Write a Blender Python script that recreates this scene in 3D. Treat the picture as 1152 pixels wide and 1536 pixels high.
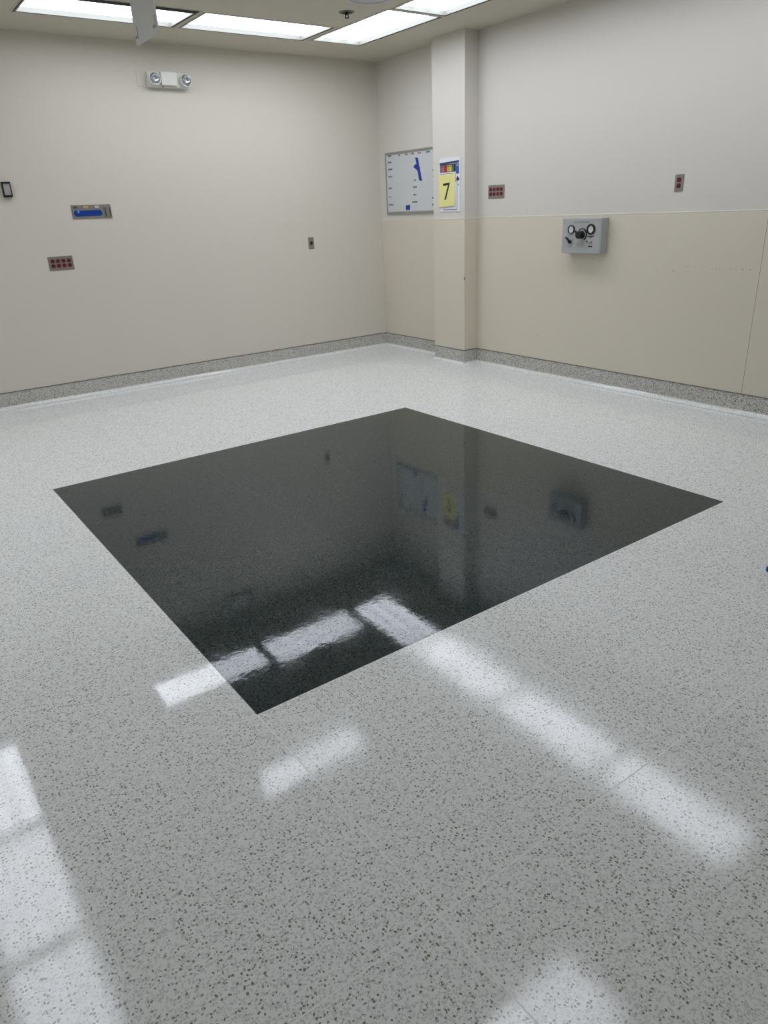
import bpy, bmesh, math, random
from mathutils import Vector, Matrix

random.seed(7)
for o in list(bpy.data.objects):
    bpy.data.objects.remove(o, do_unlink=True)
SC = bpy.context.scene
COL = SC.collection

# ------------------------------------------------------------------ camera
# solved from the photograph: corner of the room at (0,0), left wall on y = 0, right wall on x = 0
F_PX, PITCH, ROLL, YAW = 1075.95, 0.39901, -0.04544, 0.61432
CAM = Vector((-5.1556, -7.0889, 1.509))
fw = Vector((math.sin(YAW) * math.cos(PITCH), math.cos(YAW) * math.cos(PITCH), -math.sin(PITCH)))
r0 = Vector((math.cos(YAW), -math.sin(YAW), 0))
u0 = r0.cross(fw)
rt = r0 * math.cos(ROLL) + u0 * math.sin(ROLL)
up = -r0 * math.sin(ROLL) + u0 * math.cos(ROLL)
cd = bpy.data.cameras.new('camera')
cam = bpy.data.objects.new('camera', cd)
COL.objects.link(cam)
cd.sensor_fit = 'VERTICAL'
cd.sensor_height = 36
cd.sensor_width = 27
cd.lens = F_PX / 1536 * 36
cd.clip_start = 0.02
cam.matrix_world = Matrix((
    (rt.x, up.x, -fw.x, CAM.x), (rt.y, up.y, -fw.y, CAM.y), (rt.z, up.z, -fw.z, CAM.z), (0, 0, 0, 1)))
SC.camera = cam

# ------------------------------------------------------------------ world, exposure
w = bpy.data.worlds.new('world')
SC.world = w
w.use_nodes = True
w.node_tree.nodes['Background'].inputs[0].default_value = (0.02, 0.02, 0.02, 1)
w.node_tree.nodes['Background'].inputs[1].default_value = 0.2
SC.view_settings.view_transform = 'Standard'
SC.view_settings.look = 'None'
SC.view_settings.exposure = 0.0
SC.view_settings.gamma = 1.0
SC.view_settings.use_curve_mapping = False
LENS_STRENGTH = 5.6          # radiance of the ceiling light lenses, the only lamps in the room
LENS_TINT = (0.925, 0.975, 1.085)

# ------------------------------------------------------------------ room numbers
HC = 2.933
X0, X1, Y0, Y1 = -6.05, 0.0, -8.03, 0.0
HB, HW = 0.1485, 1.3946
COLX, COLY0, COLY1 = -0.168, -1.572, -1.115

# ------------------------------------------------------------------ materials
def lin(r, g, b):
    f = lambda c: (c / 255 / 12.92) if c / 255 <= 0.04045 else ((c / 255 + 0.055) / 1.055) ** 2.4
    return (f(r), f(g), f(b), 1)

def mat(name, col, rough=0.5, metal=0.0, spec=0.5, bump=0.0, bscale=200.0, var=0.0, coat=0.0):
    m = bpy.data.materials.new(name)
    m.use_nodes = True
    nt = m.node_tree
    b = nt.nodes['Principled BSDF']
    b.inputs['Base Color'].default_value = col
    b.inputs['Roughness'].default_value = rough
    b.inputs['Metallic'].default_value = metal
    b.inputs['Specular IOR Level'].default_value = spec
    b.inputs['Coat Weight'].default_value = coat
    tc = nt.nodes.new('ShaderNodeTexCoord')
    n = nt.nodes.new('ShaderNodeTexNoise')
    n.inputs['Scale'].default_value = bscale
    n.inputs['Detail'].default_value = 4
    nt.links.new(tc.outputs['Object'], n.inputs['Vector'])
    if bump > 0:
        bp = nt.nodes.new('ShaderNodeBump')
        bp.inputs['Strength'].default_value = bump
        bp.inputs['Distance'].default_value = 0.001
        nt.links.new(n.outputs['Fac'], bp.inputs['Height'])
        nt.links.new(bp.outputs['Normal'], b.inputs['Normal'])
    if var > 0:
        n2 = nt.nodes.new('ShaderNodeTexNoise')
        n2.inputs['Scale'].default_value = 3.0
        nt.links.new(tc.outputs['Object'], n2.inputs['Vector'])
        mx = nt.nodes.new('ShaderNodeMix')
        mx.data_type = 'RGBA'
        mx.inputs['A'].default_value = (*[c * (1 - var) for c in col[:3]], 1)
        mx.inputs['B'].default_value = (*[min(1, c * (1 + var)) for c in col[:3]], 1)
        nt.links.new(n2.outputs['Fac'], mx.inputs['Factor'])
        nt.links.new(mx.outputs['Result'], b.inputs['Base Color'])
    return m

def speckle(name, base, mid, dark, rough, light=None, mid_p=0.6, dark_p=0.16, wave=0.12, scale=1.0, spec=0.5, rvar=0.35, pits=0.0):
    """chip-filled resilient flooring: small grey chips in a pale ground, sparse dark flecks, a wavy polish"""
    m = bpy.data.materials.new(name)
    m.use_nodes = True
    nt = m.node_tree
    N, L = nt.nodes, nt.links
    b = N['Principled BSDF']
    b.inputs['Specular IOR Level'].default_value = spec
    geo = N.new('ShaderNodeNewGeometry')
    wn = N.new('ShaderNodeTexNoise')
    wn.inputs['Scale'].default_value = 130 * scale
    wn.inputs['Detail'].default_value = 2
    L.new(geo.outputs['Position'], wn.inputs['Vector'])
    wv = N.new('ShaderNodeVectorMath')
    wv.operation = 'MULTIPLY_ADD'
    L.new(wn.outputs['Color'], wv.inputs[0])
    wv.inputs[1].default_value = (0.011, 0.011, 0.011)
    L.new(geo.outputs['Position'], wv.inputs[2])
    def chips(sc, off, thr_lo, thr_hi, prob):
        ofs = N.new('ShaderNodeVectorMath')
        ofs.operation = 'ADD'
        ofs.inputs[1].default_value = (off, off * 1.7, off * 0.3)
        L.new(wv.outputs[0], ofs.inputs[0])
        v = N.new('ShaderNodeTexVoronoi')
        v.inputs['Scale'].default_value = sc * scale
        L.new(ofs.outputs[0], v.inputs['Vector'])
        sp = N.new('ShaderNodeSeparateColor')
        L.new(v.outputs['Color'], sp.inputs[0])
        lt = N.new('ShaderNodeMath')
        lt.operation = 'LESS_THAN'
        lt.inputs[1].default_value = prob
        L.new(sp.outputs[0], lt.inputs[0])
        mr = N.new('ShaderNodeMapRange')
        mr.inputs['From Min'].default_value = thr_lo
        mr.inputs['From Max'].default_value = thr_hi
        mr.inputs['To Min'].default_value = 1
        mr.inputs['To Max'].default_value = 0
        L.new(v.outputs['Distance'], mr.inputs['Value'])
        mu = N.new('ShaderNodeMath')
        mu.operation = 'MULTIPLY'
        L.new(lt.outputs[0], mu.inputs[0])
        L.new(mr.outputs[0], mu.inputs[1])
        return mu.outputs[0], sp.outputs[1]
    def mix(fac, a, bcol):
        mx = N.new('ShaderNodeMix')
        mx.data_type = 'RGBA'
        L.new(fac, mx.inputs['Factor'])
        for s, val in (('A', a), ('B', bcol)):
            if isinstance(val, tuple):
                mx.inputs[s].default_value = val
            else:
                L.new(val, mx.inputs[s])
        return mx.outputs['Result']
    f1, _ = chips(150, 3.1, 0.42, 0.54, mid_p)
    f2, _ = chips(120, 11.3, 0.32, 0.44, mid_p * 0.8)
    f3, tone = chips(125, 7.7, 0.30, 0.42, dark_p)
    f4, _ = chips(150, 21.9, 0.3, 0.4, 0.16)
    c = mix(f1, base, mid)
    c = mix(f2, c, tuple(0.5 * (p + q) for p, q in zip(base, mid)))
    if light:
        c = mix(f4, c, light)
    warm = (dark[0] * 1.4, dark[1] * 1.3, dark[2] * 1.05, 1)
    dk = mix(tone, dark, warm)
    c = mix(f3, c, dk)
    L.new(c, b.inputs['Base Color'])
    if pits > 0:                     # dark chips sit slightly open in the polish and shine less
        pm = N.new('ShaderNodeMath')
        pm.operation = 'MULTIPLY_ADD'
        L.new(f3, pm.inputs[0])
        pm.inputs[1].default_value = -spec * pits
        pm.inputs[2].default_value = spec
        L.new(pm.outputs[0], b.inputs['Specular IOR Level'])
    # polish: broad waviness, fine chip relief, worn patches of roughness
    n1 = N.new('ShaderNodeTexNoise')
    n1.inputs['Scale'].default_value = 26
    n1.inputs['Detail'].default_value = 3
    L.new(geo.outputs['Position'], n1.inputs['Vector'])
    n2 = N.new('ShaderNodeTexNoise')
    n2.inputs['Scale'].default_value = 5
    n2.inputs['Detail'].default_value = 2
    L.new(geo.outputs['Position'], n2.inputs['Vector'])
    ad = N.new('ShaderNodeMath')
    ad.operation = 'MULTIPLY_ADD'
    L.new(n2.outputs['Fac'], ad.inputs[0])
    ad.inputs[1].default_value = 1.5
    L.new(n1.outputs['Fac'], ad.inputs[2])
    bp = N.new('ShaderNodeBump')
    bp.inputs['Strength'].default_value = wave
    bp.inputs['Distance'].default_value = 0.002
    L.new(ad.outputs[0], bp.inputs['Height'])
    L.new(bp.outputs['Normal'], b.inputs['Normal'])
    mr = N.new('ShaderNodeMapRange')
    mr.inputs['From Min'].default_value = 0.35
    mr.inputs['From Max'].default_value = 0.65
    mr.inputs['To Min'].default_value = rough * (1 - rvar)
    mr.inputs['To Max'].default_value = rough * (1 + rvar)
    L.new(n2.outputs['Fac'], mr.inputs['Value'])
    L.new(mr.outputs[0], b.inputs['Roughness'])
    return m

M = {}
M['paint'] = mat('warm white wall paint', lin(214, 209, 200), 0.42, bump=0.12, bscale=260, var=0.012)
M['paint_left'] = mat('cream wall paint', lin(213, 207, 194), 0.42, bump=0.12, bscale=260, var=0.012)
M['ceiling'] = mat('ceiling paint', lin(198, 192, 176), 0.7, bump=0.1, bscale=180)
M['wainscot'] = mat('cream wall panel', lin(214, 206, 188), 0.36, bump=0.1, bscale=300, var=0.012)
M['caulk'] = mat('pale sealant', lin(232, 226, 208), 0.4)
M['seam'] = mat('panel joint', lin(128, 120, 98), 0.6)
M['scuff'] = mat('dark scuff', lin(78, 70, 55), 0.7)
TL = dict(base=lin(243, 245, 242), mid=lin(212, 214, 212), dark=lin(124, 124, 116))
M['tile_polished'] = speckle('light flooring, polished', TL['base'], TL['mid'], TL['dark'], 0.05, wave=0.05, light=lin(250, 251, 248), dark_p=0.34)
M['tile_satin'] = speckle('light flooring, satin', TL['base'], TL['mid'], TL['dark'], 0.105, wave=0.08, light=lin(250, 251, 248), rvar=0.2, dark_p=0.34)
M['tile_worn'] = speckle('light flooring, lightly worn', TL['base'], TL['mid'], TL['dark'], 0.085, wave=0.06, light=lin(250, 251, 248), rvar=0.25, dark_p=0.34)
M['tile_dark'] = speckle('dark flooring', lin(50, 62, 63), lin(36, 46, 47), lin(5, 6, 6), 0.05, light=lin(80, 92, 92), wave=0.08, dark_p=0.45, spec=0.42, pits=0.75)
M['cove'] = speckle('cove flooring', lin(200, 198, 191), lin(164, 162, 155), lin(100, 96, 86), 0.09, dark_p=0.4, wave=0.03, scale=0.8)
M['highlight'] = speckle('cove fillet', lin(236, 237, 233), lin(206, 207, 203), lin(150, 147, 138), 0.1, dark_p=0.2, wave=0.03)  # paler than the cove: its bright highlight line is put into the colour
M['weld'] = mat('weld rod', lin(246, 247, 243), 0.3)
M['cap'] = mat('grey cap strip', lin(120, 118, 110), 0.45, metal=0.3)
M['steel'] = mat('brushed steel plate', lin(144, 140, 133), 0.42, metal=0.55, bump=0.05, bscale=400)
M['red'] = mat('red receptacle plastic', lin(98, 6, 10), 0.45)
M['slot'] = mat('dark slot', lin(26, 8, 8), 0.6)
M['black'] = mat('black plastic', lin(9, 9, 10), 0.5)
M['gap'] = mat('dark housing', lin(10, 10, 10), 0.8)
M['frame'] = mat('white enamelled frame', lin(140, 141, 134), 0.5)
M['white'] = mat('white enamel', lin(222, 221, 212), 0.3)
M['cream'] = mat('cream plastic', lin(216, 212, 196), 0.45)
M['plate'] = mat('glossy white sheet metal', lin(196, 198, 194), 0.12, spec=0.6)
M['chrome'] = mat('lamp reflector', lin(205, 208, 214), 0.12, metal=0.9, bump=0.2, bscale=150)
M['glass'] = mat('clear lens', lin(235, 238, 240), 0.05)
M['glass'].node_tree.nodes['Principled BSDF'].inputs['Transmission Weight'].default_value = 1.0
M['greybox'] = mat('grey enamelled metal', lin(170, 172, 172), 0.38, bump=0.05, bscale=500)
M['greyside'] = mat('grey panel face', lin(172, 173, 171), 0.36)
M['dial'] = mat('white dial', lin(218, 219, 216), 0.35)
M['greytext'] = mat('grey print', lin(120, 122, 122), 0.5)
M['ink'] = mat('black ink', lin(22, 22, 24), 0.5)
M['board'] = mat('whiteboard enamel', lin(206, 208, 208), 0.16)
M['alu'] = mat('aluminium trim', lin(168, 168, 164), 0.35, metal=0.7)
M['tape'] = mat('blue painter tape', lin(12, 54, 146), 0.55, bump=0.15, bscale=300)
M['bluefilm'] = mat('blue film', lin(8, 58, 142), 0.3, bump=0.5, bscale=60)
M['yellow'] = mat('yellow paper', lin(230, 224, 148), 0.7)
M['paper'] = mat('white paper', lin(226, 228, 232), 0.5)
M['navy'] = mat('navy print', lin(44, 66, 104), 0.5)
for n, c in dict(p_grey=(120, 116, 120), p_pink=(200, 96, 108), p_red=(168, 44, 52), p_orange=(214, 168, 70), p_yellow=(206, 204, 88),
                 p_green=(86, 134, 92), p_blue=(40, 84, 168), p_green2=(20, 84, 50), p_gold=(214, 176, 40), p_sky=(120, 160, 220), p_navy=(36, 44, 70)).items():
    M[n] = mat(n.replace('p_', 'printed '), lin(*c), 0.5)
M['greyfit'] = mat('grey ceiling fitting', lin(186, 188, 192), 0.4)
M['shoe'] = mat('blue nonwoven', lin(30, 82, 158), 0.75, bump=0.4, bscale=120)
M['shoe_dark'] = mat('dark blue lining', lin(20, 34, 54), 0.8)

def lens_mat():
    m = bpy.data.materials.new('lit prismatic lens')
    m.use_nodes = True
    nt = m.node_tree
    N, L = nt.nodes, nt.links
    b = N['Principled BSDF']
    b.inputs['Base Color'].default_value = (0.8, 0.8, 0.8, 1)
    b.inputs['Roughness'].default_value = 0.3
    tc = N.new('ShaderNodeTexCoord')
    sx = N.new('ShaderNodeSeparateXYZ')
    L.new(tc.outputs['Generated'], sx.inputs[0])
    wv = N.new('ShaderNodeMath')          # three tubes behind the lens: bright bands along its length
    wv.operation = 'MULTIPLY'
    wv.inputs[1].default_value = 2 * math.pi * 3
    L.new(sx.outputs['Y'], wv.inputs[0])
    cs = N.new('ShaderNodeMath')
    cs.operation = 'COSINE'
    L.new(wv.outputs[0], cs.inputs[0])
    mr = N.new('ShaderNodeMapRange')
    mr.inputs['From Min'].default_value = -1
    mr.inputs['From Max'].default_value = 1
    mr.inputs['To Min'].default_value = 1.15 * LENS_STRENGTH
    mr.inputs['To Max'].default_value = 0.85 * LENS_STRENGTH
    L.new(cs.outputs[0], mr.inputs['Value'])
    b.inputs['Emission Color'].default_value = (*LENS_TINT, 1)
    L.new(mr.outputs[0], b.inputs['Emission Strength'])
    return m
M['lens'] = lens_mat()
M['face'] = mat('grey device face', lin(160, 160, 157), 0.45)
M['frame_light'] = mat('pale plate edge', lin(226, 226, 218), 0.3)  # paler than the plate's sheet

# ------------------------------------------------------------------ mesh helpers
def bx(bm, x0, x1, y0, y1, z0, z1):
    v = [bm.verts.new(p) for p in ((x0, y0, z0), (x1, y0, z0), (x1, y1, z0), (x0, y1, z0), (x0, y0, z1), (x1, y0, z1), (x1, y1, z1), (x0, y1, z1))]
    for f in ((3, 2, 1, 0), (4, 5, 6, 7), (0, 1, 5, 4), (1, 2, 6, 5), (2, 3, 7, 6), (3, 0, 4, 7)):
        bm.faces.new([v[i] for i in f])

def box(x0, x1, y0, y1, z0, z1, bevel=0.0, seg=2):
    bm = bmesh.new()
    bx(bm, min(x0, x1), max(x0, x1), min(y0, y1), max(y0, y1), min(z0, z1), max(z0, z1))
    if bevel > 0:
        bmesh.ops.bevel(bm, geom=bm.edges[:], offset=bevel, segments=seg, affect='EDGES', profile=0.5)
    return bm

def lathe_y(bm, prof, cx, cz, n=28, sx=1.0):
    """revolve (radius, y) pairs around the local Y axis through (cx, cz); y grows into the wall"""
    rings = []
    for r, y in prof:
        if r < 1e-6:
            rings.append([bm.verts.new((cx, y, cz))])
        else:
            rings.append([bm.verts.new((cx + r * math.cos(2 * math.pi * k / n) * sx, y, cz + r * math.sin(2 * math.pi * k / n))) for k in range(n)])
    for a, b in zip(rings, rings[1:]):
        for k in range(n):
            q = (k + 1) % n
            if len(a) == 1 and len(b) == 1:
                continue
            if len(a) == 1:
                bm.faces.new((a[0], b[q], b[k]))
            elif len(b) == 1:
                bm.faces.new((a[k], a[q], b[0]))
            else:
                bm.faces.new((a[k], a[q], b[q], b[k]))

def lathe_z(bm, prof, cx, cy, n=32):
    rings = []
    for r, z in prof:
        if r < 1e-6:
            rings.append([bm.verts.new((cx, cy, z))])
        else:
            rings.append([bm.verts.new((cx + r * math.cos(2 * math.pi * k / n), cy + r * math.sin(2 * math.pi * k / n), z)) for k in range(n)])
    for a, b in zip(rings, rings[1:]):
        for k in range(n):
            q = (k + 1) % n
            if len(a) == 1:
                bm.faces.new((a[0], b[q], b[k]))
            elif len(b) == 1:
                bm.faces.new((a[k], a[q], b[0]))
            else:
                bm.faces.new((a[k], a[q], b[q], b[k]))

def prism(bm, pts, y0, y1):
    """polygon in local (x, z), extruded from y0 (outer) to y1"""
    a = [bm.verts.new((p[0], y0, p[1])) for p in pts]
    b = [bm.verts.new((p[0], y1, p[1])) for p in pts]
    bm.faces.new(a)
    bm.faces.new(b[::-1])
    n = len(pts)
    for k in range(n):
        q = (k + 1) % n
        bm.faces.new((a[k], b[k], b[q], a[q]))

def arc_band(bm, cx, cz, r0_, r1_, a0, a1, y0, y1, n=20):
    pts = [(cx + r1_ * math.cos(a0 + (a1 - a0) * k / n), cz + r1_ * math.sin(a0 + (a1 - a0) * k / n)) for k in range(n + 1)]
    pts += [(cx + r0_ * math.cos(a1 + (a0 - a1) * k / n), cz + r0_ * math.sin(a1 + (a0 - a1) * k / n)) for k in range(n + 1)]
    prism(bm, pts, y0, y1)

def mesh(name, bm):
    bmesh.ops.recalc_face_normals(bm, faces=bm.faces[:])
    me = bpy.data.meshes.new(name)
    bm.to_mesh(me)
    bm.free()
    return me

def obj(name, bm, material, parent=None, smooth=False):
    me = bm if isinstance(bm, bpy.types.Mesh) else mesh(name, bm)
    o = bpy.data.objects.new(name, me)
    COL.objects.link(o)
    if not me.materials:
        me.materials.append(M[material])
    if smooth:
        for p in me.polygons:
            p.use_smooth = True
        me.set_sharp_from_angle(angle=math.radians(35))
    if parent:
        o.parent = parent
    return o

def tag(o, label, cat, group=None):
    o['label'] = label
    o['category'] = cat
    if group:
        o['group'] = group
    return o

def struct(name, bm, material, parent=None):
    o = obj(name, bm, material, parent)
    if parent is None:
        o['kind'] = 'structure'
    return o

def thing(name, label, cat, loc, rz=0.0, group=None):
    o = bpy.data.objects.new(name, None)
    o.empty_display_size = 0.1
    COL.objects.link(o)
    o.location = loc
    o.rotation_euler = (0, 0, rz)
    return tag(o, label, cat, group)

RW = -math.pi / 2          # things on the right wall: local x runs along -y, local y into the wall

# ------------------------------------------------------------------ floor
floor = struct('floor', box(X0 - 0.15, X1 + 0.15, Y0 - 0.15, Y1 + 0.15, -0.2, -0.0003), 'weld')
TX, TY = 0.92037, 0.92270
gx = [-4.41485 + TX * k for k in range(-2, 6)]
gy = [-5.26468 + TY * k for k in range(-3, 7)]
tile_mesh = {}
for i in range(len(gx) - 1):
    for j in range(len(gy) - 1):
        xa, xb = max(gx[i], X0), min(gx[i + 1], X1)
        ya, yb = max(gy[j], Y0), min(gy[j + 1], Y1)
        if xb - xa < 0.02 or yb - ya < 0.02:
            continue
        dark = 2 <= i <= 4 and 3 <= j <= 5
        satin = i >= 2 and j <= 2
        kind = 'tile_dark' if dark else ('tile_satin' if satin else ('tile_worn' if j <= 2 else 'tile_polished'))
        key = (kind, round(xb - xa, 3), round(yb - ya, 3))
        jt = 0.0002 if dark else (0.002 if j <= 2 else 0.0004)
        hx, hy = (xb - xa) / 2 - jt, (yb - ya) / 2 - jt
        if key not in tile_mesh:
            me = mesh('floor_tile', box(-hx, hx, -hy, hy, -0.0003, 0.0))
            me.materials.append(M[kind])
            tile_mesh[key] = me
        t = obj('floor_tile', tile_mesh[key], kind, floor)
        t.location = ((xa + xb) / 2, (ya + yb) / 2, 0)
        if dark:
            t['label'] = 'charcoal speckled floor tile'

# ------------------------------------------------------------------ walls, column, ceiling
wall_left = struct('wall_left', box(X0 - 0.15, X1, 0, 0.15, 0, HC + 0.12), 'paint_left')
wall_right = struct('wall_right', box(0, 0.15, Y0 - 0.15, 0.15, 0, HC + 0.12), 'paint')
struct('wall_rear', box(X0 - 0.15, X1, Y0 - 0.15, Y0, 0, HC + 0.12), 'paint_left')
struct('wall_side', box(X0 - 0.15, X0, Y0, 0, 0, HC + 0.12), 'paint')
wall_col = struct('wall_column', box(COLX, 0, COLY0, COLY1, 0, HC), 'paint')

WT = 0.003     # panel thickness
def panel(parent, y0, y1):
    p = obj('wainscot_panel', box(-WT, 0, y0 + 0.0012, y1 - 0.0012, HB, HW), 'wainscot', parent)
    c = box(-0.005, 0, y0, y1, HW, HW + 0.007, 0.0015, 1)
    obj('top_bead', c, 'caulk', p)
    return p
cuts = [0.0, COLY1]
panel(wall_right, COLY1, 0.0)
edges = [COLY0, -1.94, -4.4106, -6.88, Y0]
for a, b_ in zip(edges, edges[1:]):
    pan = panel(wall_right, b_, a)
    if a == -1.94:
        scuff_panel = pan
for ys, wdt in ((-1.94, 0.0026), (-4.4106, 0.003), (-6.88, 0.003)):
    obj('panel_joint', box(-WT - 0.0002, 0, ys - wdt / 2, ys + wdt / 2, HB, HW), 'seam' if wdt > 0.0028 else 'wainscot', wall_right)
# column panels: front and two sides
obj('wainscot_panel', box(COLX - WT, COLX, COLY0 - WT, COLY1 + WT, HB, HW), 'wainscot', wall_col)
obj('wainscot_panel', box(COLX, -WT - 0.001, COLY0 - WT, COLY0, HB, HW), 'wainscot', wall_col)
obj('wainscot_panel', box(COLX, -WT - 0.001, COLY1, COLY1 + WT, HB, HW), 'wainscot', wall_col)
obj('top_bead', box(COLX - 0.005, COLX, COLY0 - 0.005, COLY1 + 0.005, HW, HW + 0.007, 0.0015, 1), 'caulk', wall_col)
obj('top_bead', box(COLX, -0.006, COLY0 - 0.005, COLY0, HW, HW + 0.007), 'caulk', wall_col)
# chips and scuffs
for (dy, dz, l, h) in ((-3.74, 0.985, 0.022, 0.005), (-3.755, 0.988, 0.012, 0.004), (-3.923, 1.017, 0.014, 0.004), (-3.85, 1.018, 0.010, 0.002), (-3.87, 1.019, 0.012, 0.002),
                       (-4.085, 1.013, 0.02, 0.0035), (-4.115, 1.014, 0.012, 0.003), (-4.19, 1.016, 0.018, 0.003), (-4.285, 1.015, 0.012, 0.006),
                       (-3.936, 0.976, 0.018, 0.003), (-3.151, 0.991, 0.016, 0.002), (-4.0, 1.018, 0.008, 0.003), (-3.30, 0.985, 0.03, 0.0012),
                       (-3.6, 0.986, 0.016, 0.0015), (-4.34, 1.015, 0.02, 0.002), (-4.24, 1.006, 0.008, 0.002), (-2.62, 0.392, 0.02, 0.0012), (-2.4, 0.36, 0.02, 0.0014)):
    bm = bmesh.new()
    n = 7
    pts = []
    for k in range(n):
        a = 2 * math.pi * k / n
        pts.append((l / 2 * math.cos(a) * random.uniform(0.7, 1.1), h / 2 * math.sin(a) * random.uniform(0.6, 1.2)))
    vs = [bm.verts.new((-WT - 0.0004, dy - p[0], dz + p[1])) for p in pts]
    bm.faces.new(vs)
    r = bmesh.ops.extrude_face_region(bm, geom=bm.faces[:])
    for g in r['geom']:
        if isinstance(g, bmesh.types.BMVert):
            g.co.x += 0.0006
    obj('scuff_mark', bm, 'scuff', scuff_panel if -4.41 < dy < -1.94 else wall_right)
obj('chip_mark', box(COLX - WT - 0.0005, COLX + 0.002, COLY0 - WT - 0.0005, COLY0 + 0.004, 0.835, 0.86), 'scuff', wall_col)

# cove base: one profile swept along the walls and round the column
R_ = 0.042
prof = [(0.0, HB - 0.004), (0.004, HB - 0.004)]
for k in range(9):
    a = math.pi / 2 * k / 8
    prof.append((0.004 + R_ - R_ * math.cos(a), 0.001 + R_ - R_ * math.sin(a)))
highlight = [(o_ + 0.0004, z_ + 0.0004) for o_, z_ in prof[4:]]
prof = prof[:6]
capp = [(0.0, HB + 0.001), (0.0065, HB + 0.001), (0.0065, HB - 0.005), (0.004, HB - 0.005)]
path = [(X0, 0), (0, 0), (0, COLY1), (COLX, COLY1), (COLX, COLY0), (0, COLY0), (0, Y0), (X0, Y0), (X0, 0)]
def offs(i, d):
    closed = path[:-1]
    n = len(closed)
    p = Vector(closed[i % n]); a = Vector(closed[(i - 1) % n]); c = Vector(closed[(i + 1) % n])
    d1 = (p - a).normalized(); d2 = (c - p).normalized()
    n1 = Vector((d1.y, -d1.x)); n2 = Vector((d2.y, -d2.x))     # room interior lies to the right of travel
    m_ = (n1 + n2) / (1 + n1.dot(n2))
    return p + m_ * d
def sweep(segs, pr):
    bm = bmesh.new()
    for s in segs:
        rows = []
        for e in (s, s + 1):
            rows.append([bm.verts.new((*offs(e, o_), z_)) for o_, z_ in pr])
        for k in range(len(pr) - 1):
            bm.faces.new((rows[0][k], rows[1][k], rows[1][k + 1], rows[0][k + 1]))
    bmesh.ops.remove_doubles(bm, verts=bm.verts[:], dist=1e-5)
    return bm
for nm, segs in (('baseboard_left', [0]), ('baseboard_right', [1, 5]), ('baseboard_column', [2, 3, 4]), ('baseboard_rear', [6]), ('baseboard_side', [7])):
    b_ = struct(nm, sweep(segs, prof), 'cove')
    for p in b_.data.polygons:
        p.use_smooth = True
    b_.data.set_sharp_from_angle(angle=math.radians(40))
    f_ = obj('cove_highlight', sweep(segs, highlight), 'highlight', b_)  # foot of the curve, coloured lighter to imitate a highlight
    for p in f_.data.polygons:
        p.use_smooth = True
    f_.data.set_sharp_from_angle(angle=math.radians(40))
    obj('cap_strip', sweep(segs, capp), 'cap', b_)

# ceiling lights: (x0, x1, y0, y1, label, group, near gap)
PANELS = [
    (-3.635, -2.430, -1.140, -0.572, 'recessed fluorescent light with a wide black gap along one side, above the emergency light', None, 0.085),
    (-2.392, -1.222, -1.118, -0.580, 'recessed fluorescent light over the cream wall, second from the corner', None, 0.010),
    (-1.172, -0.612, -1.792, -0.612, 'recessed fluorescent light in the ceiling corner above the whiteboard', None, 0.010),
    (-1.160, -0.606, -3.000, -1.822, 'recessed fluorescent light in front of the top of the wall column', None, 0.010),
    (-1.160, -0.606, -4.205, -3.025, 'recessed fluorescent light above the narrow two-socket outlet', None, 0.010),
    (-1.160, -0.606, -5.410, -4.230, 'recessed fluorescent light at the end of the row above the wainscot panels', None, 0.010),
    (-5.470, -4.910, -1.792, -0.612, 'recessed fluorescent light, end of the row opposite the gas control box, by the cream wall', None, 0.010),
    (-5.470, -4.910, -3.000, -1.822, 'recessed fluorescent light, middle of the row opposite the gas control box', None, 0.010),
    (-5.470, -4.910, -4.205, -3.025, 'recessed fluorescent light, far from the cream wall, opposite the gas control box', None, 0.010),
    (-3.520, -2.340, -2.760, -2.400, 'narrow recessed fluorescent light beside the hanging white metal plate', None, 0.010),
    (-3.690, -2.480, -5.650, -5.110, 'recessed fluorescent light across the room from the emergency light', None, 0.010),
]
SPR = (-1.413, -1.586)
xs = sorted(set([X0 - 0.15, X1 + 0.15] + [p[k] for p in PANELS for k in (0, 1)]))
ys_ = sorted(set([Y0 - 0.15, Y1 + 0.15] + [p[k] for p in PANELS for k in (2, 3)]))
def hole(cx, cy):
    return any(p[0] < cx < p[1] and p[2] < cy < p[3] for p in PANELS)
bm = bmesh.new()
CT = 0.05
vc = {}
def V(x, y, z):
    k = (round(x, 4), round(y, 4), round(z, 4))
    if k not in vc:
        vc[k] = bm.verts.new((x, y, z))
    return vc[k]
nx, ny = len(xs) - 1, len(ys_) - 1
fill = [[not hole((xs[i] + xs[i + 1]) / 2, (ys_[j] + ys_[j + 1]) / 2) for j in range(ny)] for i in range(nx)]
for i in range(nx):
    for j in range(ny):
        if not fill[i][j]:
            continue
        a, b_, c, d = xs[i], xs[i + 1], ys_[j], ys_[j + 1]
        z0, z1 = HC, HC + CT
        bm.faces.new((V(a, c, z0), V(a, d, z0), V(b_, d, z0), V(b_, c, z0)))
        bm.faces.new((V(a, c, z1), V(b_, c, z1), V(b_, d, z1), V(a, d, z1)))
        for di, dj, e in ((-1, 0, ((a, d), (a, c))), (1, 0, ((b_, c), (b_, d))), (0, -1, ((a, c), (b_, c))), (0, 1, ((b_, d), (a, d)))):
            ii, jj = i + di, j + dj
            if not (0 <= ii < nx and 0 <= jj < ny) or not fill[ii][jj]:
                bm.faces.new((V(*e[0], z0), V(*e[1], z0), V(*e[1], z1), V(*e[0], z1)))
struct('ceiling', bm, 'ceiling')

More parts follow.
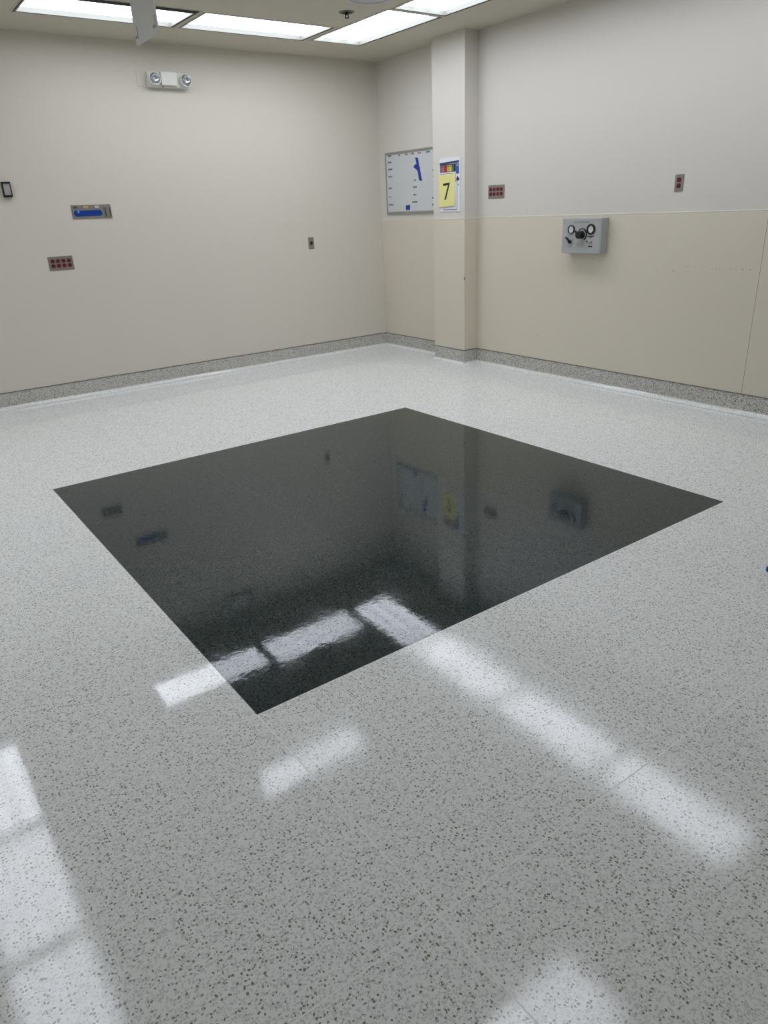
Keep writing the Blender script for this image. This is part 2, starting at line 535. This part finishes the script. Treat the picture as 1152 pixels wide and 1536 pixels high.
for (xa, xb, ya, yb, lab, grp, gap) in PANELS:
    t = thing('ceiling_light', lab, 'ceiling light', ((xa + xb) / 2, (ya + yb) / 2, HC), 0, grp)
    sx, sy = (xb - xa), (yb - ya)
    rot = sy > sx
    hx, hy = sx / 2, sy / 2
    # thin rolled flange round the opening
    bm = bmesh.new()
    fl = 0.012
    for q in ((-hx - fl, hx + fl, -hy - fl, -hy), (-hx - fl, hx + fl, hy, hy + fl), (-hx - fl, -hx, -hy, hy), (hx, hx + fl, -hy, hy)):
        bx(bm, *q, -0.0025, 0.0)
    obj('flange', bm, 'ceiling', t)
    # hinged door frame, with a dark gap all round it
    g = 0.012
    x0, x1, y0, y1 = -hx + g, hx - g, -hy + gap, hy - 0.004
    bm = bmesh.new()
    fwid = 0.012
    for q in ((x0, x1, y0, y0 + fwid), (x0, x1, y1 - fwid, y1), (x0, x0 + fwid, y0 + fwid, y1 - fwid), (x1 - fwid, x1, y0 + fwid, y1 - fwid)):
        bx(bm, *q, 0.0, 0.044)
    obj('door_frame', bm, 'frame', t)
    # lens: built with its length along local x so the tube bands follow it
    lx, ly = (x1 - x0) / 2 - fwid, (y1 - y0) / 2 - fwid
    if rot:
        ln = obj('lens', box(-ly, ly, -lx, lx, 0.032, 0.036), 'lens', t)
        ln.rotation_euler = (0, 0, math.pi / 2)
    else:
        ln = obj('lens', box(-lx, lx, -ly, ly, 0.032, 0.036), 'lens', t)
    ln.location = ((x0 + x1) / 2, (y0 + y1) / 2, 0)
    # housing tray above
    bm = bmesh.new()
    bx(bm, -hx - 0.02, hx + 0.02, -hy - 0.02, hy + 0.02, CT + 0.05, CT + 0.06)
    for q in ((-hx - 0.01, hx + 0.01, -hy - 0.01, -hy), (-hx - 0.01, hx + 0.01, hy, hy + 0.01), (-hx - 0.01, -hx, -hy, hy), (hx, hx + 0.01, -hy, hy)):
        bx(bm, *q, CT, CT + 0.05)
    obj('housing', bm, 'gap', t)
    bm = bmesh.new()       # black gasket closing the gap from above
    for q in ((-hx, hx, -hy, y0), (-hx, hx, y1, hy), (-hx, x0, y0, y1), (x1, hx, y0, y1)):
        bx(bm, *q, 0.001, 0.02)
    obj('gasket', bm, 'gap', t)

# ------------------------------------------------------------------ ceiling fittings
t = thing('fire_sprinkler', 'small dark fire sprinkler head in a round recessed cup on the ceiling', 'sprinkler', (SPR[0], SPR[1], HC))
bm = bmesh.new()
lathe_z(bm, [(0.062, 0.0), (0.062, -0.003), (0.05, -0.006), (0.044, -0.004), (0.044, -0.001)], 0, 0)
obj('escutcheon', bm, 'cap', t, True)
bm = bmesh.new()
lathe_z(bm, [(0.044, -0.001), (0.02, -0.0015), (0.0, -0.0015)], 0, 0)
obj('cup', bm, 'black', t, True)
bm = bmesh.new()
lathe_z(bm, [(0.012, -0.001), (0.012, -0.014), (0.008, -0.016), (0.008, -0.02), (0.0, -0.02)], 0, 0, 16)
bx(bm, -0.014, -0.010, -0.003, 0.003, -0.036, -0.012)
bx(bm, 0.010, 0.014, -0.003, 0.003, -0.036, -0.012)
bx(bm, -0.014, 0.014, -0.003, 0.003, -0.039, -0.036)
obj('head', bm, 'black', t)
bm = bmesh.new()
lathe_z(bm, [(0.0, -0.039), (0.018, -0.039), (0.018, -0.041), (0.0, -0.041)], 0, 0, 20)
obj('deflector', bm, 'black', t)

t = thing('ceiling_canopy', 'round grey fitting on the ceiling beside the light panels and the sprinkler', 'ceiling fitting', (-1.51, -2.05, HC))
bm = bmesh.new()
lathe_z(bm, [(0.19, 0.0), (0.19, -0.008), (0.182, -0.014), (0.165, -0.015), (0.158, -0.008)], 0, 0, 48)
obj('rim', bm, 'greyfit', t, True)
bm = bmesh.new()
lathe_z(bm, [(0.158, -0.008), (0.10, -0.012), (0.0, -0.014)], 0, 0, 48)
obj('cover', bm, 'greyfit', t, True)

# hanging plate
t = thing('hanging_plate', 'glossy white sheet metal plate hanging from the ceiling between the lights', 'metal plate', (-3.4675, -2.6845, HC))
hw_ = 0.1725
zb = 2.4 - HC
bm = bmesh.new()
prof_p = [(-hw_, 0.0), (hw_, 0.0), (hw_, zb + 0.012), (hw_ - 0.012, zb), (-hw_ + 0.012, zb), (-hw_, zb + 0.012)]
va = [bm.verts.new((-0.0012, p[0], p[1])) for p in prof_p]
vb = [bm.verts.new((0.0012, p[0], p[1])) for p in prof_p]
bm.faces.new(va); bm.faces.new(vb[::-1])
for k in range(6):
    q = (k + 1) % 6
    bm.faces.new((va[k], vb[k], vb[q], va[q]))
obj('sheet', bm, 'plate', t)
obj('rolled_edge', box(-0.003, 0.003, -hw_ - 0.004, -hw_, zb + 0.015, 0, 0.001, 1), 'frame_light', t)
obj('edge_flange', box(0.0012, 0.022, hw_ - 0.002, hw_, zb + 0.015, 0), 'plate', t)
obj('ceiling_bracket', box(-0.03, 0.03, -hw_, hw_, -0.006, 0, 0.001, 1), 'white', t)
for s in (-1, 1):
    c = s * (hw_ - 0.035)
    lg = obj('lug', box(-0.006, -0.0012, c - 0.020, c + 0.020, zb + 0.03, zb + 0.085, 0.002, 1), 'plate', t)
    obj('lug_slot', box(-0.0068, -0.0055, c - 0.016, c + 0.016, zb + 0.032, zb + 0.044), 'greytext', lg)
obj('fixing_hole', box(-0.0016, -0.0012, -0.02, 0.01, zb + 0.40, zb + 0.425), 'greytext', t)

# ------------------------------------------------------------------ wall plates
def disc_pts(cx, cz, r, n=24, flat=None):
    pts = []
    for k in range(n):
        a = 2 * math.pi * k / n
        z = r * math.sin(a)
        if flat:
            z = max(-flat, min(flat, z))
        pts.append((cx + r * math.cos(a), cz + z))
    return pts
bm = bmesh.new()
prism(bm, disc_pts(0, 0, 0.0175, 24, 0.0148), -0.003, 0.0)
socket_mesh = mesh('socket', bm)
socket_mesh.materials.append(M['red'])
bm = bmesh.new()
bx(bm, -0.0075, -0.0055, -0.0035, -0.0028, 0.000, 0.008)
bx(bm, 0.0055, 0.0075, -0.0035, -0.0028, 0.001, 0.007)
prism(bm, disc_pts(0, -0.008, 0.0026, 10), -0.0035, -0.0028)
slot_mesh = mesh('slots', bm)
slot_mesh.materials.append(M['slot'])
bm = bmesh.new()
prism(bm, disc_pts(0, 0, 0.003, 10), -0.0015, 0.0)
screw_mesh = mesh('screw', bm)
screw_mesh.materials.append(M['alu'])

def plate(name, label, loc, rz, wdt, hgt, sockets, screws, group=None, round_=False):
    t = thing(name, label, 'wall outlet', loc, rz, group)
    obj('cover_plate', box(-wdt / 2, wdt / 2, -0.006, 0, -hgt / 2, hgt / 2, 0.0035, 2), 'steel', t)
    for (u, v) in sockets:
        s = obj('socket', socket_mesh, 'red', t)
        s.location = (u, -0.006, v)
        k = obj('slots', slot_mesh, 'slot', s)
    for (u, v) in screws:
        s = obj('screw', screw_mesh, 'alu', t)
        s.location = (u, -0.006, v)
    return t
eight = [(u, v) for u in (-0.069, -0.023, 0.023, 0.069) for v in (0.0195, -0.0195)]
scr8 = [(u, v) for u in (-0.069, -0.023, 0.023, 0.069) for v in (0.049, -0.049)]
plate('quad_outlet', 'steel wall plate with eight red sockets on the cream wall below the blue-taped panel', (-3.518, 0, 1.190), 0, 0.208, 0.116, eight, [(-0.023, 0.0), (0.023, 0.0)])
plate('quad_outlet', 'steel wall plate with eight red sockets beside the wall column', (0, -1.824, 1.616), RW, 0.209, 0.114, eight, [(-0.023, 0.0), (0.023, 0.0)])
plate('duplex_outlet', 'narrow steel wall plate with two red sockets above the wainscot panels', (0, -3.713, 1.597), RW, 0.070, 0.115, [(0, 0.0195), (0, -0.0195)], [(0, 0)])
t = thing('single_outlet', 'narrow steel wall plate with one dark red socket near the room corner', 'wall outlet', (-0.951, 0, 1.208))
obj('cover_plate', box(-0.034, 0.034, -0.006, 0, -0.058, 0.058, 0.0035, 2), 'steel', t)
bm = bmesh.new()
prism(bm, disc_pts(0, 0, 0.018, 24), -0.009, -0.005)
s = obj('socket', bm, 'red', t)
bm = bmesh.new()
prism(bm, disc_pts(0, 0, 0.0145, 24), -0.0096, -0.0085)
obj('socket_opening', bm, 'slot', s)
for v in (0.042, -0.042):
    k = obj('screw', screw_mesh, 'alu', t)
    k.location = (0, -0.006, v)

# taped service panel
t = thing('service_panel', 'grey steel wall panel masked with a strip of blue film', 'wall panel', (-3.1735, 0, 1.598))
W_, H_ = 0.343, 0.113
obj('cover_plate', box(-W_ / 2, W_ / 2, -0.006, 0, -H_ / 2, H_ / 2, 0.002, 1), 'steel', t)
fx = lambda f: -W_ / 2 + W_ * f
bm = box(fx(0.045), fx(0.755), -0.0085, -0.006, -0.036, 0.012, 0)
bmesh.ops.bevel(bm, geom=[e for e in bm.edges if abs((e.verts[0].co - e.verts[1].co).y) > 0.001], offset=0.010, segments=4, affect='EDGES')
bf = obj('blue_film', bm, 'bluefilm', t)
obj('clear_patch', box(fx(0.14), fx(0.185), -0.0092, -0.0085, -0.008, 0.014), 'p_sky', bf)
for nm, a, b_, m_ in (('green_label', 0.06, 0.15, 'p_green2'), ('yellow_label', 0.31, 0.42, 'p_gold'), ('white_label', 0.60, 0.69, 'paper')):
    o = obj(nm, box(fx(a), fx(b_), -0.0075, -0.006, 0.030, 0.046, 0.0006, 1), m_, t)
    if nm != 'green_label':
        bm = bmesh.new()
        for k in range(4):
            f0 = a + (b_ - a) * (0.2 + 0.17 * k)
            bx(bm, fx(f0), fx(f0 + 0.010), -0.0079, -0.0075, 0.035, 0.042)
        obj('label_print', bm, 'greytext', o)
md = obj('module', box(fx(0.815), fx(0.985), -0.012, -0.006, -0.052, 0.040, 0.001, 1), 'steel', t)
for f in (0.835, 0.945):
    obj('module_slot', box(fx(f), fx(f + 0.02), -0.0126, -0.0118, -0.044, 0.030), 'ink', md)

# black wall switch / screen
t = thing('wall_screen', 'small black-framed wall device with a grey face on the cream wall', 'wall device', (-3.827, 0, 1.789))
bm = bmesh.new()
hw2, hh2 = 0.034, 0.058
for q in ((-hw2, -hw2 + 0.010, -hh2, hh2), (hw2 - 0.006, hw2, -hh2, hh2), (-hw2 + 0.010, hw2 - 0.006, hh2 - 0.014, hh2), (-hw2 + 0.010, hw2 - 0.006, -hh2, -hh2 + 0.016)):
    bx(bm, q[0], q[1], -0.030, 0.0, q[2], q[3])
obj('frame', bm, 'black', t)
obj('face', box(-hw2 + 0.010, hw2 - 0.006, -0.026, 0.0, -hh2 + 0.016, hh2 - 0.014), 'face', t)

# emergency light
t = thing('emergency_light', 'white twin-head emergency light high on the cream wall', 'emergency light', (-2.31, 0, 2.645))
obj('junction_plate', box(-0.275, -0.15, -0.004, 0, -0.055, 0.065, 0.0015, 1), 'paint_left', t)
obj('body', box(-0.195, 0.165, -0.055, 0, -0.060, 0.058, 0.006, 2), 'white', t)
ct = obj('battery_cover', box(-0.085, 0.062, -0.085, -0.055, -0.047, 0.058, 0.004, 2), 'white', t)
obj('test_button', box(-0.075, -0.060, -0.058, -0.054, -0.058, -0.052), 'ink', t)
for cx, nm in ((-0.145, 'lamp_head'), (0.142, 'lamp_head')):
    bm = bmesh.new()
    lathe_y(bm, [(0.030, -0.050), (0.048, -0.060), (0.054, -0.092), (0.050, -0.098), (0.046, -0.096), (0.046, -0.090)], cx, -0.002, 32)
    h = obj(nm, bm, 'white', t, True)
    bm = bmesh.new()
    lathe_y(bm, [(0.046, -0.090), (0.040, -0.080), (0.026, -0.070), (0.010, -0.066), (0.0, -0.065)], cx, -0.002, 32)
    obj('reflector', bm, 'chrome', h, True)
    bm = bmesh.new()
    lathe_y(bm, [(0.010, -0.066), (0.010, -0.080), (0.006, -0.085), (0.0, -0.086)], cx, -0.002, 16)
    obj('bulb', bm, 'dial', h, True)
    for k in range(3):
        a = 2 * math.pi * k / 3 + math.pi / 2
        bm = bmesh.new()
        bx(bm, cx + 0.047 * math.cos(a) - 0.006, cx + 0.047 * math.cos(a) + 0.006, -0.1005, -0.094, -0.002 + 0.047 * math.sin(a) - 0.004, -0.002 + 0.047 * math.sin(a) + 0.004)
        obj('clip', bm, 'white', h)

# ------------------------------------------------------------------ gas control box
t = thing('gas_control_box', 'grey metal gas control box with two gauges and black knobs on the wainscot', 'control box', (-WT - 0.0022, -2.9165, 1.238), RW)
bw, bh, bd = 0.2015, 0.138, 0.088
obj('body', box(-bw, bw, -bd, 0, -bh, bh, 0.008, 3), 'greybox', t)
fp = obj('face_panel', box(-bw + 0.004, bw - 0.012, -bd - 0.002, -bd + 0.001, -bh + 0.004, bh - 0.006, 0.001, 1), 'greyside', t)
F = -bd - 0.002
for u, v in ((-0.185, 0.118), (0.168, 0.118), (-0.185, -0.115), (0.160, -0.115)):
    bm = bmesh.new()
    lathe_y(bm, [(0.004, F), (0.004, F - 0.0015), (0.0, F - 0.002)], u, v, 10)
    obj('screw', bm, 'alu', t)
def gauge(u, v, r, ring, needle):
    bm = bmesh.new()
    lathe_y(bm, [(r, F), (r, F - 0.010), (r - 0.002, F - 0.012), (r - ring, F - 0.012), (r - ring, F - 0.006)], u, v, 32)
    g = obj('gauge', bm, 'black', t, True)
    bm = bmesh.new()
    prism(bm, disc_pts(u, v, r - ring + 0.0005, 32), F - 0.006, F - 0.001)
    obj('dial', bm, 'dial', g)
    bm = bmesh.new()
    c, s = math.cos(needle), math.sin(needle)
    n_ = 0.0013
    rr = (r - ring) * 0.75
    prism(bm, [(u - n_ * -s - 0.3 * rr * c, v - n_ * c - 0.3 * rr * s), (u + n_ * -s - 0.3 * rr * c, v + n_ * c - 0.3 * rr * s), (u + rr * c, v + rr * s)], F - 0.0075, F - 0.0065)
    for k in range(9):
        a = math.radians(225 - 270 * k / 8)
        q = (r - ring) * 0.86
        prism(bm, disc_pts(u + q * math.cos(a), v + q * math.sin(a), 0.0014, 6), F - 0.0066, F - 0.0058)
    obj('needle', bm, 'ink', g)
gauge(-0.100, 0.051, 0.034, 0.006, math.radians(85))
gauge(0.103, 0.051, 0.041, 0.0125, math.radians(40))
# main regulator knob with scale arc
bm = bmesh.new()
lathe_y(bm, [(0.031, F), (0.031, F - 0.012), (0.024, F - 0.016), (0.024, F - 0.022), (0.029, F - 0.026), (0.029, F - 0.050), (0.025, F - 0.054), (0.0, F - 0.055)], 0.012, 0.009, 28)
k = obj('regulator_knob', bm, 'black', t, True)
bm = bmesh.new()
prism(bm, [(-0.075 + 0.012, 0.034), (-0.066 + 0.012, 0.041), (-0.020, 0.018), (-0.024, 0.006)], F - 0.010, F)
obj('pointer', bm, 'black', k)
bm = bmesh.new()
arc_band(bm, 0.014, 0.010, 0.037, 0.050, math.radians(-62), math.radians(62), F - 0.001, F)
arc_band(bm, 0.014, 0.010, 0.042, 0.050, math.radians(62), math.radians(145), F - 0.001, F)
obj('scale_arc', bm, 'ink', t)
# shut-off lever
bm = bmesh.new()
lathe_y(bm, [(0.013, F), (0.013, F - 0.016), (0.010, F - 0.018), (0.0, F - 0.018)], -0.105, -0.046, 20)
prism(bm, [(-0.098, -0.040), (-0.104, -0.054), (-0.146, -0.020), (-0.150, -0.008), (-0.140, -0.010)], F - 0.018, F - 0.006)
obj('shutoff_lever', bm, 'black', t)
bm = bmesh.new()
arc_band(bm, -0.112, -0.044, 0.034, 0.037, math.radians(-35), math.radians(40), F - 0.001, F)
obj('scale_arc', bm, 'ink', t)
bm = bmesh.new()
arc_band(bm, -0.112, -0.044, 0.034, 0.0355, math.radians(-110), math.radians(-35), F - 0.001, F)
obj('scale_arc', bm, 'greytext', t)
# quick connect and its labels
bm = bmesh.new()
lathe_y(bm, [(0.017, F), (0.017, F - 0.004), (0.011, F - 0.006), (0.011, F - 0.016), (0.007, F - 0.018), (0.0, F - 0.012)], 0.103, -0.046, 24)
obj('gas_outlet', bm, 'alu', t, True)
obj('outlet_label', box(0.072, 0.134, F - 0.0008, F, -0.008, -0.001), 'ink', t)
bm = bmesh.new()
prism(bm, [(0.095, -0.010), (0.110, -0.010), (0.1025, -0.021)], F - 0.0008, F)
obj('arrow_mark', bm, 'ink', t)
obj('maker_label', box(0.082, 0.124, F - 0.0008, F, -0.086, -0.076), 'ink', t)
bm = bmesh.new()
prism(bm, disc_pts(0.066, -0.042, 0.006, 14), F - 0.004, F)
obj('indicator', bm, 'black', t)
for k_ in range(6):
    obj('instruction_print', box(-0.040, 0.045 - (0.02 if k_ == 5 else 0.0) - 0.004 * (k_ % 2), F - 0.0005, F, -0.052 - 0.0065 * k_ - 0.0014, -0.052 - 0.0065 * k_), 'greytext', t)
for q in ((-0.006, 0.024, -0.042, -0.039), (-0.010, 0.022, 0.078, 0.080), (-0.118, -0.082, 0.008, 0.0105), (-0.125, -0.09, -0.088, -0.086)):
    obj('caption_print', box(q[0], q[1], F - 0.0005, F, q[2], q[3]), 'greytext', t)

def text_mesh(s, size):
    cu = bpy.data.curves.new('title_print', 'FONT')
    cu.body = s
    cu.size = size
    cu.align_x = 'CENTER'
    cu.align_y = 'CENTER'
    o = bpy.data.objects.new('tmp', cu)
    COL.objects.link(o)
    dg = bpy.context.evaluated_depsgraph_get()
    me = bpy.data.meshes.new_from_object(o.evaluated_get(dg))
    bpy.data.objects.remove(o, do_unlink=True)
    bpy.data.curves.remove(cu)
    me.materials.clear()
    return me
me = text_mesh('GAS CONTROL PANEL', 0.0155)
o = obj('title_print', me, 'ink', t)
o.rotation_euler = (math.pi / 2, 0, 0)
o.location = (0.0, F - 0.0004, 0.104)

# ------------------------------------------------------------------ whiteboard and tape
WY, WZ = -0.571, 1.758            # centre of the board on the right wall
t = thing('whiteboard', 'aluminium-framed whiteboard with small printed headings in the room corner', 'whiteboard', (0, WY, WZ), RW)
hw3, hh3 = 0.450, 0.306
obj('writing_surface', box(-hw3 + 0.008, hw3 - 0.008, -0.009, 0, -hh3 + 0.012, hh3 - 0.01), 'board', t)
for q in ((-hw3, hw3, hh3 - 0.022, hh3), (-hw3, hw3, -hh3, -hh3 + 0.026), (-hw3, -hw3 + 0.014, -hh3 + 0.026, hh3 - 0.022), (hw3 - 0.014, hw3, -hh3 + 0.026, hh3 - 0.022)):
    obj('frame_rail', box(q[0], q[1], -0.016, 0, q[2], q[3], 0.002, 1), 'alu', t)
def crop_to_board(cx, cy):
    """a spot seen in the photograph, taken onto the plane of the board"""
    px, py = 575 + cx / 13.553, 215 + cy / 13.553
    d = fw * F_PX + rt * (px - 576) - up * (py - 768)
    p = CAM + d * ((-0.009 - CAM.x) / d.x)
    return -(p.y - WY), p.z - WZ
marks = [(130, 240, 75), (325, 222, 45), (470, 203, 60), (592, 187, 65), (733, 172, 70), (908, 150, 75), (1035, 130, 55), (130, 370, 80), (140, 512, 90), (145, 660, 95),
         (145, 895, 80), (140, 1075, 30), (160, 1232, 105), (645, 727, 40), (645, 868, 75), (645, 1023, 65), (642, 1170, 110), (1055, 260, 15), (1055, 392, 25), (1020, 517, 55),
         (1030, 650, 45), (1055, 780, 35), (1055, 940, 40), (1010, 1088, 35), (1062, 1088, 25), (1035, 1222, 85)]
for cx, cy, wd in marks:
    bm = bmesh.new()
    u, v = crop_to_board(cx, cy)
    v -= 0.009
    wm = wd / 13.553 * 0.0112
    n = max(2, int(wm / 0.010))
    st = wm / n
    for k in range(n):
        uu = u - wm / 2 + k * st
        h = 0.0075
        bx(bm, uu, uu + st * 0.28, -0.0096, -0.009, v - h, v + h)
        r = random.random()
        for zz in ((v + h - 0.004, v + h), (v - 0.002, v + 0.002), (v - h, v - h + 0.004)):
            if random.random() < 0.7:
                bx(bm, uu + st * 0.28, uu + st * 0.72, -0.0096, -0.009, *zz)
        if r < 0.5:
            bx(bm, uu + st * 0.6, uu + st * 0.8, -0.0096, -0.009, v - h, v + h * 0.2)
    h_ = obj('printed_heading', bm, 'ink', t)
    h_['kind'] = 'stuff'

def tape(name, label, pts, depth, off=0.0092):
    c = [sum(p[0] for p in pts) / len(pts), sum(p[1] for p in pts) / len(pts)]
    bm = bmesh.new()
    prism(bm, [(-(p[0] - c[0]), p[1] - c[1]) for p in pts], -depth, 0)
    o = obj(name, bm, 'tape')
    o.location = (-off, c[0], c[1])
    o.rotation_euler = (0, 0, RW)
    return tag(o, label, 'tape')
tape('tape_strip', 'long slanting strip of blue tape on the whiteboard', [(-0.640, 1.989), (-0.683, 1.982), (-0.712, 1.880), (-0.747, 1.761), (-0.697, 1.770), (-0.672, 1.865)], 0.0006)
def b2w(cx, cy):
    u, v = crop_to_board(cx, cy)
    return (WY - u, WZ + v)
tape('tape_strip', 'short folded piece of blue tape crossing the long strip on the whiteboard', [b2w(*q) for q in ((610, 482), (655, 418), (722, 462), (748, 488), (743, 545), (686, 546))], 0.0006, 0.0099)
tape('tape_square', 'small square of blue tape at the bottom of the whiteboard', [(-0.460, 1.538), (-0.536, 1.540), (-0.528, 1.490), (-0.458, 1.492)], 0.0006)

# ------------------------------------------------------------------ sign and note on the column
SY, SZ = -1.3655, 1.6985
t = thing('code_poster', 'white poster with coloured stripes on the front of the wall column', 'poster', (COLX, SY, SZ), RW)
pw, ph = 0.1455, 0.237
obj('backing', box(-pw, pw, -0.006, 0, -ph, ph, 0.001, 1), 'paper', t)
P0 = -0.0066
def pr(nm, a, b_, c, d, m_, par=None, y=P0):
    return obj(nm, box(a, b_, y, -0.006, c, d), m_, par or t)
bm = bmesh.new()
prism(bm, [(-0.143, 0.196), (0.134, 0.205), (0.134, 0.185), (-0.143, 0.178)], P0, -0.006)
obj('header_band', bm, 'navy', t)
pr('stripe_field', -0.140, 0.090, 0.096, 0.180, 'p_navy', y=-0.0062)
edge = [(-0.138, 'p_grey'), (-0.106, 'p_pink'), (-0.070, 'p_red'), (-0.036, 'p_orange'), (-0.002, 'p_yellow'), (0.028, 'p_green')]
for k, (u, m_) in enumerate(edge):
    s = pr('colour_stripe', u, u + 0.029, 0.114 , 0.172, m_)
    o = obj('icon', box(u + 0.008, u + 0.021, P0 - 0.0004, P0, 0.156, 0.166), 'p_navy', s)
pr('white_rule', -0.140, 0.092, 0.100, 0.110, 'paper', y=P0 - 0.0001)
s = pr('colour_stripe', 0.092, 0.134, 0.090, 0.180, 'p_blue')
obj('icon', box(0.102, 0.124, P0 - 0.0004, P0, 0.160, 0.168), 'paper', s)
bm = bmesh.new()
prism(bm, [(0.112, 0.078), (0.122, 0.062), (0.138, 0.050), (0.138, 0.034), (0.112, 0.030), (0.092, 0.044), (0.092, 0.050), (0.106, 0.060)], P0, -0.006)
obj('emblem', bm, 'p_navy', t)
bm = bmesh.new()
for q in ((0.104, 0.109, -0.220, 0.030), (-0.092, 0.109, -0.224, -0.218), (-0.092, -0.088, -0.224, -0.17), (0.082, 0.087, 0.03, 0.09), (0.082, 0.108, 0.026, 0.034)):
    bx(bm, q[0], q[1], P0, -0.006, q[2], q[3])
obj('blue_outline', bm, 'navy', t)
pr('grey_caption', 0.116, 0.128, -0.012, 0.004, 'greytext')
pr('grey_caption', -0.06, 0.05, -0.199, -0.197, 'greytext')

NY, NZ = -1.326, 1.650
t = thing('number_note', 'yellow paper note with a black handwritten 7 on the poster', 'note', (COLX - 0.007, NY, NZ), RW)
bm = bmesh.new()
pts = [(-0.122, 0.138), (0.112, 0.147), (0.120, -0.138), (-0.112, -0.145)]
n = 8
top, bot = [], []
rows = []
for k in range(n + 1):
    f = k / n
    l = Vector(pts[0]).lerp(Vector(pts[3]), f)
    r = Vector(pts[1]).lerp(Vector(pts[2]), f)
    d = -0.0012 - 0.006 * f * f
    rows.append([bm.verts.new((l.x, d, l.y)), bm.verts.new((r.x, d, r.y)), bm.verts.new((r.x, d + 0.0006, r.y)), bm.verts.new((l.x, d + 0.0006, l.y))])
for a, b_ in zip(rows, rows[1:]):
    for k in range(4):
        q = (k + 1) % 4
        bm.faces.new((a[k], a[q], b_[q], b_[k]))
bm.faces.new(rows[0]); bm.faces.new(rows[-1][::-1])
obj('sheet', bm, 'yellow', t)
bm = bmesh.new()
prism(bm, [(-0.054, 0.062), (-0.050, 0.042), (0.020, 0.046), (-0.034, -0.083), (-0.010, -0.080), (0.044, 0.060), (0.042, 0.068)], -0.0062, -0.0058)
for v in bm.verts:
    f = (0.14 - v.co.z) / 0.285
    base = -0.0012 - 0.006 * f * f
    v.co.y = base - 0.0008 if v.co.y < -0.006 else base - 0.0002
obj('figure_seven', bm, 'ink', t)

# ------------------------------------------------------------------ shoe cover at the edge of the picture
t = thing('shoe_cover', 'blue disposable shoe cover on the speckled floor', 'shoe cover', (-2.13, -5.905, 0), math.radians(-35))
bm = bmesh.new()
rows = []
L_ = 0.30
for k in range(13):
    f = k / 12
    x = -L_ / 2 + L_ * f
    wd = 0.052 * (max(0.0, math.sin(math.pi * min(1, 0.08 + 0.88 * f))) ** 0.45) * (1 + 0.12 * math.sin(9 * f))
    hg = 0.050 + 0.055 * f * f - (0.03 if k in (0,) else 0) - (0.02 if k == 12 else 0)
    row = []
    for j in range(14):
        a = math.pi * j / 13
        wr = 1 + 0.07 * math.sin(5 * a + 3 * k) * (0 < j < 13)
        row.append(bm.verts.new((x + 0.004 * math.sin(7 * a + k), wd * math.cos(a) * wr, max(0.0, hg * math.sin(a) ** 0.7 * wr if 0 < j < 13 else 0.0))))
    rows.append(row)
for a, b_ in zip(rows, rows[1:]):
    for j in range(13):
        bm.faces.new((a[j], a[j + 1], b_[j + 1], b_[j]))
    bm.faces.new((a[0], b_[0], b_[13], a[13]))
bm.faces.new(rows[0]); bm.faces.new(rows[-1][::-1])
obj('cover', bm, 'shoe', t, True)
bm = bmesh.new()
lathe_z(bm, [(0.030, 0.085), (0.036, 0.098), (0.036, 0.106), (0.028, 0.110), (0.0, 0.100)], 0.05, 0, 20)
obj('elastic_opening', bm, 'shoe_dark', t, True)
